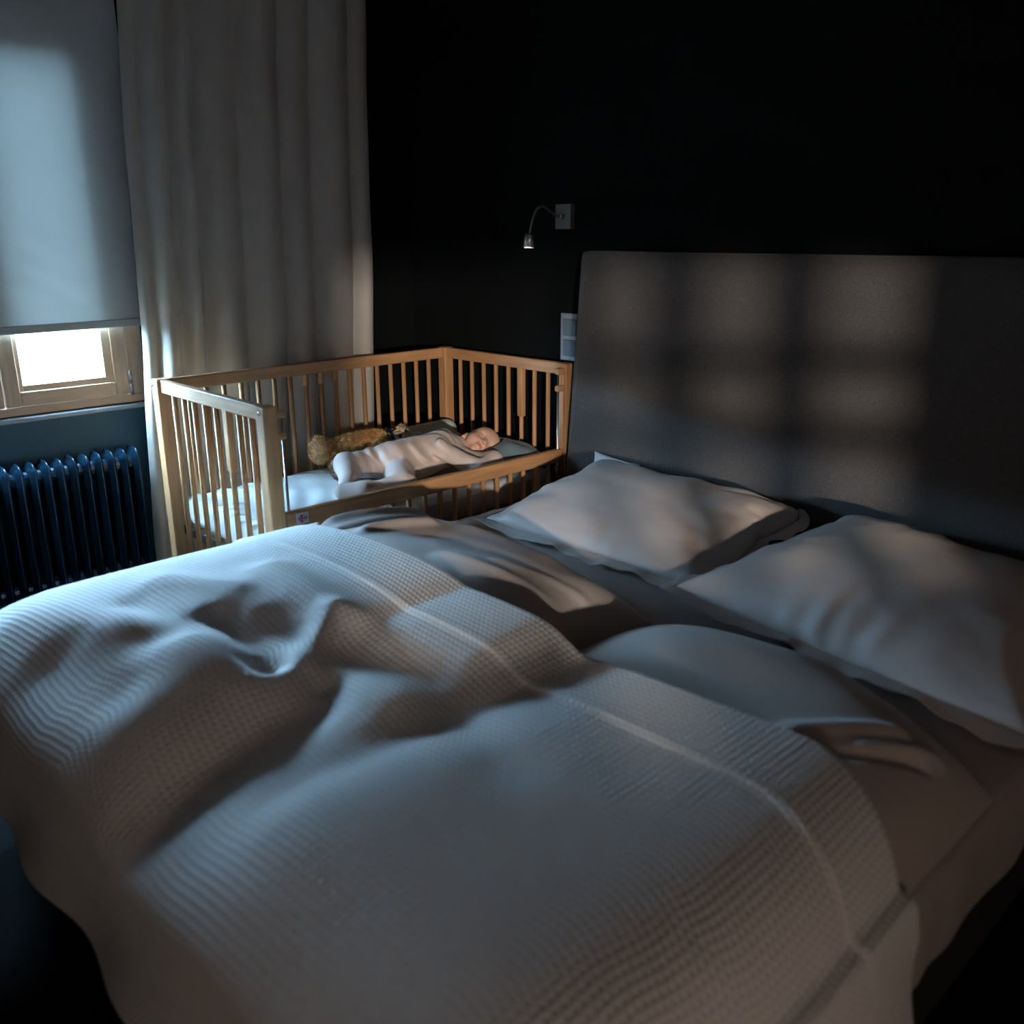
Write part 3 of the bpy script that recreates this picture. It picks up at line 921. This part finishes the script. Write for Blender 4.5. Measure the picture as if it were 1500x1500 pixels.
# slatted base under the mattress
box('bed_frame', QX0 + .036, .968, QY0 + .036, QY0 + .056, .335, .365, M['floor'], crib, .003)
box('bed_frame', QX0 + .036, .968, QY1 - .056, QY1 - .036, .335, .365, M['floor'], crib, .003)
for k in range(10):
    y = QY0 + .11 + k * .113
    box('base_lath', QX0 + .04, .966, y - .03, y + .03, .348, .360, M['beech_x'], crib, .002)

# crib mattress in its sheet
MT = .470
cm = thing('crib_mattress', 'crib mattress in a wrinkled white sheet', 'mattress', (.65, -.69, .366))
cw1, cw2 = waves(61, 9, 16), waves(62, 9, 40)
def cdisp(P, N):
    top = np.clip(N[:, 2], 0, 1)
    foot = np.clip(-N[:, 1], 0, 1)
    ridges = np.sin(60 * (P[:, 1] + .35 * P[:, 0] + .04 * np.sin(P[:, 0] * 9))) * .0035 * sm(-.75, -.98, P[:, 1])
    return top * (.006 * cw1(P[:, 0], P[:, 1]) + .0025 * cw2(P[:, 0], P[:, 1]) + ridges) + foot * .006 * np.abs(np.sin(P[:, 0] * 34)) * np.clip((MT + .01 - P[:, 2]) / .05, 0, 1)
me = soft_box(.345, .972, -1.262, -.118, .368, MT, .032, .010, cdisp)
me.materials.append(M['cribsheet']); me.materials.append(M['cribside'])
mi = [1 if (p.center.x > .962 and p.center.z < MT - .022) else 0 for p in me.polygons]
me.polygons.foreach_set('material_index', mi)
link('sheet', me, None, cm, smooth=True)

# rolled pale muslin behind the baby
w3 = waves(71, 8, 18)
def fb(P):
    d = caps(P, (.388, -.52, .530), (.402, -.165, .535), .040, .046)
    d = smin(d, caps(P, (.440, -.36, .500), (.480, -.18, .505), .026, .034), .05)
    return d + .004 * w3(P[..., 1] * 1.0 + P[..., 2], P[..., 0] * 2 + P[..., 2])
V, F = surf(fb, (.33, -.74, MT - .01), (.58, -.08, .62), .006)
V[:, 2] = np.maximum(V[:, 2], MT + .002)
tag(link('rolled_blanket', pydata('rolled_blanket', V, F), M['palecot'], None, smooth=True), 'pale teal rolled blanket along the back bars behind the baby', 'blanket')

# small blue pillow at the head end
bp_me = small_pillow(-.15, .15, -.115, .115, 0, .098, 60, 14, .012, 2.6, .55)
pc = np.empty(len(bp_me.vertices) * 3); bp_me.vertices.foreach_get('co', pc); pc = pc.reshape(-1, 3)
ca_, sa_ = math.cos(math.radians(-12)), math.sin(math.radians(-12))
pw = np.stack([pc[:, 0] * ca_ - pc[:, 1] * sa_ + .83, pc[:, 0] * sa_ + pc[:, 1] * ca_ - .235, pc[:, 2] + MT + .002], -1)
hd2 = ((pw[:, 0] - .7493) ** 2 + (pw[:, 1] + .289) ** 2)
dent = .5458 - np.sqrt(np.clip(.082 ** 2 - hd2, 0, None)) - .002          # the head presses a hollow into it
pc[:, 2] = np.where(hd2 < .082 ** 2, np.minimum(pc[:, 2], np.maximum(dent - MT - .002, .002)), pc[:, 2])
bp_me.vertices.foreach_set('co', pc.ravel())
bpo = link('baby_pillow', bp_me, M['bluecot'], None, (.83, -.235, MT + .002), True)
bpo.rotation_euler = (0, math.radians(0), math.radians(-12))
tag(bpo, 'small dusty blue pillow under the baby in the crib', 'pillow')

# ------------------------------------------------------------------ the sleeping baby
HC = np.array([.7493, -.2890, .5458]); HS = 1.063
HM = np.array([[-0.52477898, 0.85012071, -0.04360958], [-0.2279853, -0.09100669, 0.96940213], [0.82014006, 0.51866421, 0.24157343]])
def to_head(P): return ((P - HC) @ HM) / HS
def from_head(q): return HC + HM @ (np.array(q) * HS)

NECK = (.712, -.372, .545)
SH_R, EL_R, WR_R = (.655, -.395, .570), (.775, -.505, .575), (.880, -.455, .530)
SH_L, EL_L, WR_L = (.785, -.405, .520), (.890, -.362, .522), (.930, -.450, .505)
PEL, CHE = (.715, -.660, .535), (.712, -.460, .548)
HI_R, KN_R, AN_R, TO_R = (.675, -.680, .535), (.655, -.812, .548), (.740, -.862, .515), (.775, -.900, .510)
HI_L, KN_L, AN_L, TO_L = (.765, -.680, .520), (.900, -.760, .512), (.860, -.880, .506), (.800, -.932, .505)

def head_sdf(P):
    q = to_head(P)
    d = ell(q, (0, -.010, .014), (.0600, .0740, .0620))
    d = smin(d, ell(q, (0, .012, -.022), (.0490, .0490, .0480)), .025)
    d = smin(d, ell(q, (0, .030, .016), (.046, .028, .036)), .02)
    for s in (1, -1):
        d = smin(d, np.linalg.norm(q - np.array([s * .027, .033, -.036]), axis=-1) - .0235, .016)
    d = smin(d, np.linalg.norm(q - np.array([0, .043, -.062]), axis=-1) - .0125, .018)
    for s in (1, -1):
        d = smax(d, -(np.linalg.norm(q - np.array([s * .0260, .066, -.011]), axis=-1) - .0125), .014)
        d = smin(d, ell(q, (s * .0255, .0445, -.0125), (.0130, .0120, .0105)), .005)
    d = smin(d, caps(q, (0, .054, -.008), (0, .0655, -.024), .0040, .0065), .010)
    d = smin(d, np.linalg.norm(q - np.array([0, .0665, -.0265]), axis=-1) - .0070, .005)
    for s in (1, -1):
        d = smin(d, np.linalg.norm(q - np.array([s * .0072, .0620, -.0285]), axis=-1) - .0048, .004)
        d = smax(d, -(np.linalg.norm(q - np.array([s * .0040, .0665, -.0335]), axis=-1) - .0024), .0015)
    d = smin(d, ell(q, (0, .0575, -.0445), (.0135, .0070, .0042)), .005)
    d = smin(d, ell(q, (0, .0560, -.0515), (.0115, .0068, .0045)), .005)
    arc = q[..., 2] + .0480 - 5.0 * q[..., 0] ** 2
    slit = np.maximum(np.maximum(np.abs(arc) - .0007, np.abs(q[..., 0]) - .014), .050 - q[..., 1])
    d = smax(d, -(slit - .0006), .0016)
    for s in (1, -1):
        e = ell(q, (s * .0585, -.014, -.024), (.0090, .0135, .0195))
        e = smax(e, -ell(q, (s * .0680, -.011, -.024), (.0070, .0075, .0125)), .003)
        d = smin(d, e, .004)
    return d

def fingers(P, wr, dirv, nrm):
    """small curled fist: palm, four bent fingers and a thumb"""
    w = np.array(wr); dv = np.array(dirv, float); dv /= np.linalg.norm(dv)
    n = np.array(nrm, float); n -= dv * (n @ dv); n /= np.linalg.norm(n)
    sd = np.cross(dv, n)
    d = caps(P, w, w + dv * .022, .013, .015)
    for k, (o, l) in enumerate(((-.0125, .014), (-.004, .017), (.0045, .016), (.0125, .012))):
        a = w + dv * .030 + sd * o
        b = a + dv * l * .6 - n * .006
        c = b - n * .013 - dv * .004
        d = smin(d, np.minimum(caps(P, a, b, .0050, .0046), caps(P, b, c, .0046, .0042)), .003)
    a = w + dv * .014 - sd * .014
    d = smin(d, np.minimum(caps(P, a, a + dv * .013 - sd * .006 - n * .004, .0055, .005), caps(P, a + dv * .013 - sd * .006 - n * .004, a + dv * .02 + sd * .002 - n * .012, .005, .0045)), .003)
    return d

def body_sdf(P):
    d = head_sdf(P)
    d = smin(d, caps(P, from_head((0, -.014, -.040)), NECK, .034, .036), .012)
    t = caps(P, PEL, CHE, .058, .056)
    for (a, b, ra, rb) in ((SH_R, EL_R, .024, .021), (EL_R, WR_R, .021, .016), (SH_L, EL_L, .024, .021), (EL_L, WR_L, .021, .016), (NECK, SH_R, .03, .024), (NECK, SH_L, .03, .024),
                           (HI_R, KN_R, .042, .030), (KN_R, AN_R, .030, .022), (AN_R, TO_R, .020, .014), (HI_L, KN_L, .042, .030), (KN_L, AN_L, .030, .022), (AN_L, TO_L, .020, .014), (CHE, NECK, .05, .032)):
        t = smin(t, caps(P, a, b, ra, rb), .02)
    d = smin(d, t, .010)
    d = smin(d, fingers(P, WR_R, np.array(WR_R) - np.array(EL_R), (0, 0, 1)), .005)
    d = smin(d, fingers(P, WR_L, np.array(WR_L) - np.array(EL_L), (0, 0, 1)), .005)
    return d

sw1, sw2 = waves(81, 9, 28), waves(82, 9, 60)
def suit_sdf(P):
    d = caps(P, PEL, CHE, .078, .070)
    for (a, b, ra, rb) in ((NECK, SH_R, .038, .036), (NECK, SH_L, .036, .034), (SH_R, EL_R, .038, .034), (EL_R, WR_R, .034, .026),
                           (SH_L, EL_L, .038, .036), (EL_L, WR_L, .036, .030), (CHE, NECK, .060, .036)):
        d = smin(d, caps(P, a, b, ra, rb), .022)
    legs = None
    for (a, b, ra, rb) in ((HI_R, KN_R, .052, .043), (KN_R, AN_R, .043, .036), (AN_R, TO_R, .032, .024), (HI_L, KN_L, .054, .044), (KN_L, AN_L, .042, .034), (AN_L, TO_L, .034, .026)):
        c = caps(P, a, b, ra, rb)
        d = smin(d, c, .014)
    x, y, z = P[..., 0], P[..., 1], P[..., 2]
    fold = .0075 * sw1(y + .5 * z, x - .8 * z) + .0060 * sw2(y - z, x + z)
    # gathered folds at the waist, the hip and behind the knee
    for (cx, cy, cz, rr, ang, am) in ((.80, -.60, .57, .07, .9, .0065), (.76, -.52, .60, .06, 1.9, .005), (.70, -.75, .57, .05, .4, .0065), (.72, -.43, .60, .05, 2.3, .0045)):
        g = np.exp(-((x - cx) ** 2 + (y - cy) ** 2 + (z - cz) ** 2) / rr ** 2)
        fold = fold + am * g * np.sin(150 * (y * np.cos(ang) + (x * .6 + z) * np.sin(ang)) + 25 * x)
    d = d - .001 + fold
    # open neck with a clean edge
    nk = caps(P, from_head((0, -.008, -.052)), from_head((0, .004, .05)), .046, .11)
    return smax(d, -nk, .004)

V, F = surf(body_sdf, (.58, -1.03, .455), (.99, -.185, .655), .0034)
# finer head
Vh, Fh = surf(lambda P: smin(head_sdf(P), caps(P, from_head((0, -.014, -.040)), NECK, .034, .036), .012), HC - .102, HC + .102, .0016)
# one continuous skin: the fine head is welded over the neck, the coarse body keeps what lies below it
keep = np.einsum('ij,j->i', V - HC, -HM[:, 2]) > .085
Vk = {i: n_ for n_, i in enumerate(np.where(keep)[0])}
Fb = [tuple(Vk[i] for i in f) for f in F if all(keep[i] for i in f)]
Vb = V[keep]
hk = np.einsum('ij,j->i', Vh - HC, -HM[:, 2]) < .092
Hk = {i: n_ + len(Vb) for n_, i in enumerate(np.where(hk)[0])}
Fhh = [tuple(Hk[i] for i in f) for f in Fh if all(hk[i] for i in f)]
Vall = np.concatenate([Vb, Vh[hk]])
Vall[:, 2] = np.maximum(Vall[:, 2], MT + .003)
skin_me = pydata('body', Vall, Fb + Fhh)
# pigment of the skin as a colour attribute
q = to_head(Vall)
col = np.tile(np.array([.70, .43, .32]), (len(Vall), 1))
def mixc(c, w): 
    global col
    col = col * (1 - w[:, None]) + np.array(c) * w[:, None]
g = lambda c, r: np.exp(-((q[:, 0] - c[0]) ** 2 + (q[:, 1] - c[1]) ** 2 + (q[:, 2] - c[2]) ** 2) / r ** 2)
for s in (1, -1): mixc((.66, .27, .20), .55 * g((s * .034, .048, -.036), .018))
mixc((.62, .30, .22), .4 * g((0, .073, -.027), .010))
lips = np.exp(-((q[:, 0] / .0125) ** 4 + ((q[:, 2] + .048) / .0062) ** 4)) * (q[:, 1] > .050)
mixc((.55, .17, .15), .75 * lips)
for s in (1, -1):
    xr = q[:, 0] - s * .0258
    lash = np.abs(q[:, 2] + .0175 - 14 * xr ** 2) 
    wl = np.exp(-(lash / .0011) ** 2) * (np.abs(xr) < .0118) * (q[:, 1] > .035)
    mixc((.16, .07, .045), .8 * wl)
    brow = np.exp(-((q[:, 2] - .006 + 9 * xr ** 2) / .0022) ** 2) * (np.abs(xr) < .013) * (q[:, 1] > .03)
    mixc((.45, .24, .15), .35 * brow)
    mixc((.62, .26, .19), .5 * g((s * .062, -.014, -.024), .016))
nl = 0
for s in (1, -1): nl = nl + g((s * .0040, .066, -.0335), .0030)
mixc((.20, .06, .05), np.clip(nl, 0, 1) * .8)
scalp = sm(-.005, -.03, q[:, 1] - .5 * (q[:, 2] - .02)) * sm(-.04, 0, q[:, 2]) * (np.abs(q[:, 2]) < .2)
mixc((.40, .23, .14), .45 * scalp * (np.linalg.norm(q, axis=1) < .12))
ca = skin_me.color_attributes.new('pigment', 'FLOAT_COLOR', 'POINT')
ca.data.foreach_set('color', np.concatenate([col, np.ones((len(col), 1))], 1).astype(np.float32).ravel())
skin = bpy.data.materials.new('baby_skin'); skin.use_nodes = True
nt = skin.node_tree; b = nt.nodes['Principled BSDF']
at_ = nt.nodes.new('ShaderNodeVertexColor'); at_.layer_name = 'pigment'
nt.links.new(at_.outputs['Color'], b.inputs['Base Color'])
b.inputs['Roughness'].default_value = .5
b.inputs['Subsurface Weight'].default_value = .25
b.inputs['Subsurface Radius'].default_value = (.008, .003, .0015)
b.inputs['Subsurface Scale'].default_value = .6
baby = thing('person', 'sleeping baby in a beige sleepsuit lying on its side in the crib', 'person', (.72, -.55, MT))
link('body', skin_me, skin, baby, smooth=True)
V, F = surf(suit_sdf, (.55, -1.06, .455), (1.0, -.30, .665), .0034)
V[:, 2] = np.maximum(V[:, 2], MT + .002)
su = link('sleepsuit', pydata('sleepsuit', V, F), M['suit'], baby, smooth=True)
su['label'] = 'beige footed sleepsuit'
# soft baby hair at the back of the head
HV, HF = [], []
r_ = np.random.default_rng(3)
hn = normals(skin_me)
cand = np.where((scalp > .55) & (np.linalg.norm(q, axis=1) < .11))[0]
for i in r_.choice(cand, 900, replace=True):
    p = Vall[i]; n_ = hn[i]
    tdir = HM @ np.array([0, -.8, -.6]) + r_.normal(size=3) * .35
    tdir -= n_ * (tdir @ n_); tdir /= np.linalg.norm(tdir) + 1e-9
    sd = np.cross(n_, tdir) * .00025
    L = r_.uniform(.005, .011)
    o = len(HV)
    HV += [p - sd, p + sd, p + tdir * L + n_ * .0016]
    HF.append((o, o + 1, o + 2))
M['hair'] = mat('baby_hair', (.20, .11, .06), .5, .2, 50)
hr = link('hair', pydata('hair', HV, HF), M['hair'], baby); hr['kind'] = 'stuff'; hr['label'] = 'short fine brown baby hair'

# ------------------------------------------------------------------ teddy
ted = thing('teddy_bear', 'golden plush teddy bear lying behind the baby', 'toy', (.49, -.64, MT))
def furry(name, f, lo, hi, m, parent, nfur, flen, h=.006, tone=None):
    V, F = surf(f, lo, hi, h)
    V[:, 2] = np.maximum(V[:, 2], MT + .002)
    me = pydata(name, V, F)
    o = link(name, me, m, parent, smooth=True)
    N = normals(me)
    r = np.random.default_rng(len(V))
    idx = r.integers(0, len(V), nfur)
    p = V[idx] + r.normal(size=(nfur, 3)) * h * .3; n = N[idx]
    t = r.normal(size=(nfur, 3)); t -= n * (t * n).sum(1, keepdims=True); t /= np.linalg.norm(t, axis=1, keepdims=True)
    s = np.cross(n, t)
    L = r.uniform(.6, 1.2, nfur)[:, None] * flen
    w = .0008
    p1 = p + n * L * .55 + t * L * .25; p2 = p + n * L * .75 + t * L * .75
    A = np.stack([p - s * w, p + s * w, p1 + s * w * .9, p1 - s * w * .9, p2], 1).reshape(-1, 3)
    A[:, 2] = np.maximum(A[:, 2], MT + .001)
    k = np.arange(nfur) * 5
    FF = [(a, a + 1, a + 2, a + 3) for a in k] + [(a + 3, a + 2, a + 4) for a in k]
    fo = link('fur', pydata('fur', A, FF), m, o); fo['kind'] = 'stuff'
    return o
furry('torso', lambda P: smin(caps(P, (.475, -.70, .540), (.480, -.57, .545), .062, .060), caps(P, (.50, -.73, .525), (.50, -.69, .53), .05, .05), .03), (.38, -.80, MT - .01), (.60, -.47, .63), M['fur'], ted, 9000, .013)
furry('leg', lambda P: smin(caps(P, (.455, -.735, .548), (.455, -.785, .560), .042, .040), ell(P, (.455, -.800, .566), (.040, .022, .048)), .02), (.38, -.90, MT - .01), (.53, -.68, .64), M['fur'], ted, 3000, .011)
furry('leg', lambda P: smin(caps(P, (.545, -.735, .520), (.565, -.780, .520), .038, .034), ell(P, (.570, -.795, .520), (.036, .020, .042)), .02), (.48, -.89, MT - .01), (.63, -.68, .60), M['furbrown'], ted, 2400, .009)
furry('arm', lambda P: caps(P, (.535, -.60, .560), (.580, -.68, .520), .032, .030), (.47, -.74, MT - .01), (.64, -.54, .62), M['fur'], ted, 2000, .011)
furry('arm', lambda P: caps(P, (.44, -.60, .575), (.420, -.66, .565), .028, .026), (.37, -.71, MT - .01), (.50, -.54, .64), M['fur'], ted, 1600, .011)
furry('head', lambda P: smin(smin(ell(P, (.490, -.470, .545), (.058, .060, .056)), ell(P, (.445, -.425, .575), (.022, .018, .024)), .012), ell(P, (.545, -.425, .560), (.022, .018, .024)), .012), (.40, -.56, MT - .01), (.60, -.38, .63), M['furcream'], ted, 4200, .010)
mz = link('muzzle', pydata('muzzle', *surf(lambda P: ell(P, (.528, -.500, .575), (.030, .028, .024)), (.49, -.54, .54), (.57, -.46, .61), .004)), M['furcream'], ted, smooth=True)
def bead(name, c, r, parent, m=None):
    bm = bmesh.new(); bmesh.ops.create_icosphere(bm, subdivisions=2, radius=r)
    me = bpy.data.meshes.new(name); bm.to_mesh(me); bm.free()
    return link(name, me, m or M['black'], parent, c, True)
bead('nose', (.556, -.512, .588), .0075, ted)
bead('eye', (.535, -.470, .597), .0055, ted)
bead('eye', (.510, -.510, .603), .0055, ted)
# black ribbon bow at the neck
for (a, b_) in (((.510, -.536, .600), (.535, -.515, .612)), ((.510, -.536, .600), (.525, -.558, .612)), ((.510, -.536, .600), (.545, -.545, .585)), ((.510, -.536, .600), (.540, -.53, .575))):
    tube('bow', [a, ((a[0] + b_[0]) / 2 + .004, (a[1] + b_[1]) / 2, (a[2] + b_[2]) / 2 + .006), b_], [.004, .009, .003], M['black'], ted, 8)
for (c, r3) in (((.455, -.820, .566), (.030, .006, .038)), ((.572, -.813, .520), (.026, .006, .032))):
    Vs, Fs = surf(lambda P: ell(P, c, r3), (c[0] - .05, c[1] - .02, c[2] - .05), (c[0] + .05, c[1] + .02, c[2] + .05), .0035)
    link('paw_pad', pydata('paw_pad', Vs, Fs), M['sole'], ted, smooth=True)

# ------------------------------------------------------------------ reading lamp and switches on the wall
rl = thing('reading_lamp', 'small gooseneck reading lamp on the dark wall above the crib', 'lamp', (.905, 0, 1.36))
box('wall_plate', .870, .944, -.024, -.0005, 1.318, 1.402, M['lampplate'], rl, .002)
neck = [(.905, -.024, 1.360), (.903, -.055, 1.362), (.900, -.085, 1.378), (.898, -.105, 1.392), (.897, -.125, 1.394), (.896, -.145, 1.383), (.895, -.163, 1.352), (.894, -.172, 1.320), (.894, -.175, 1.298)]
dense = []
for i in range(len(neck) - 1):
    for k in range(4): dense.append(Vector(neck[i]).lerp(Vector(neck[i + 1]), k / 4))
dense.append(Vector(neck[-1]))
for _ in range(3): dense = [dense[0]] + [(dense[i - 1] + dense[i] * 2 + dense[i + 1]) / 4 for i in range(1, len(dense) - 1)] + [dense[-1]]
tube('gooseneck', dense, .0042, M['chrome'], rl, 10)
tube('neck_collar', [(.905, -.024, 1.360), (.905, -.040, 1.360)], .009, M['chrome'], rl, 14)
hd = tube('lamp_head', [(.894, -.175, 1.303), (.894, -.175, 1.300), (.895, -.177, 1.292), (.897, -.182, 1.258), (.897, -.1825, 1.255), (.897, -.182, 1.258)], [.008, .019, .0205, .0215, .0205, .016], M['chrome'], rl, 24)
tube('lens', [(.8970, -.1820, 1.262), (.8972, -.1824, 1.2555)], .016, emis('lamp_lens', (.9, .92, 1.0), 1.5), hd, 20)
sw = thing('light_switch', 'grey double light switch beside the headboard', 'switch', (.935, 0, .93))
box('frame', .890, .985, -.010, -.0005, .853, 1.024, M['switch'], sw, .002)
for (z0, z1) in ((.944, 1.004), (.870, .930)):
    box('rocker', .906, .969, -.015, -.009, z0, z1, M['rocker'], sw, .003)
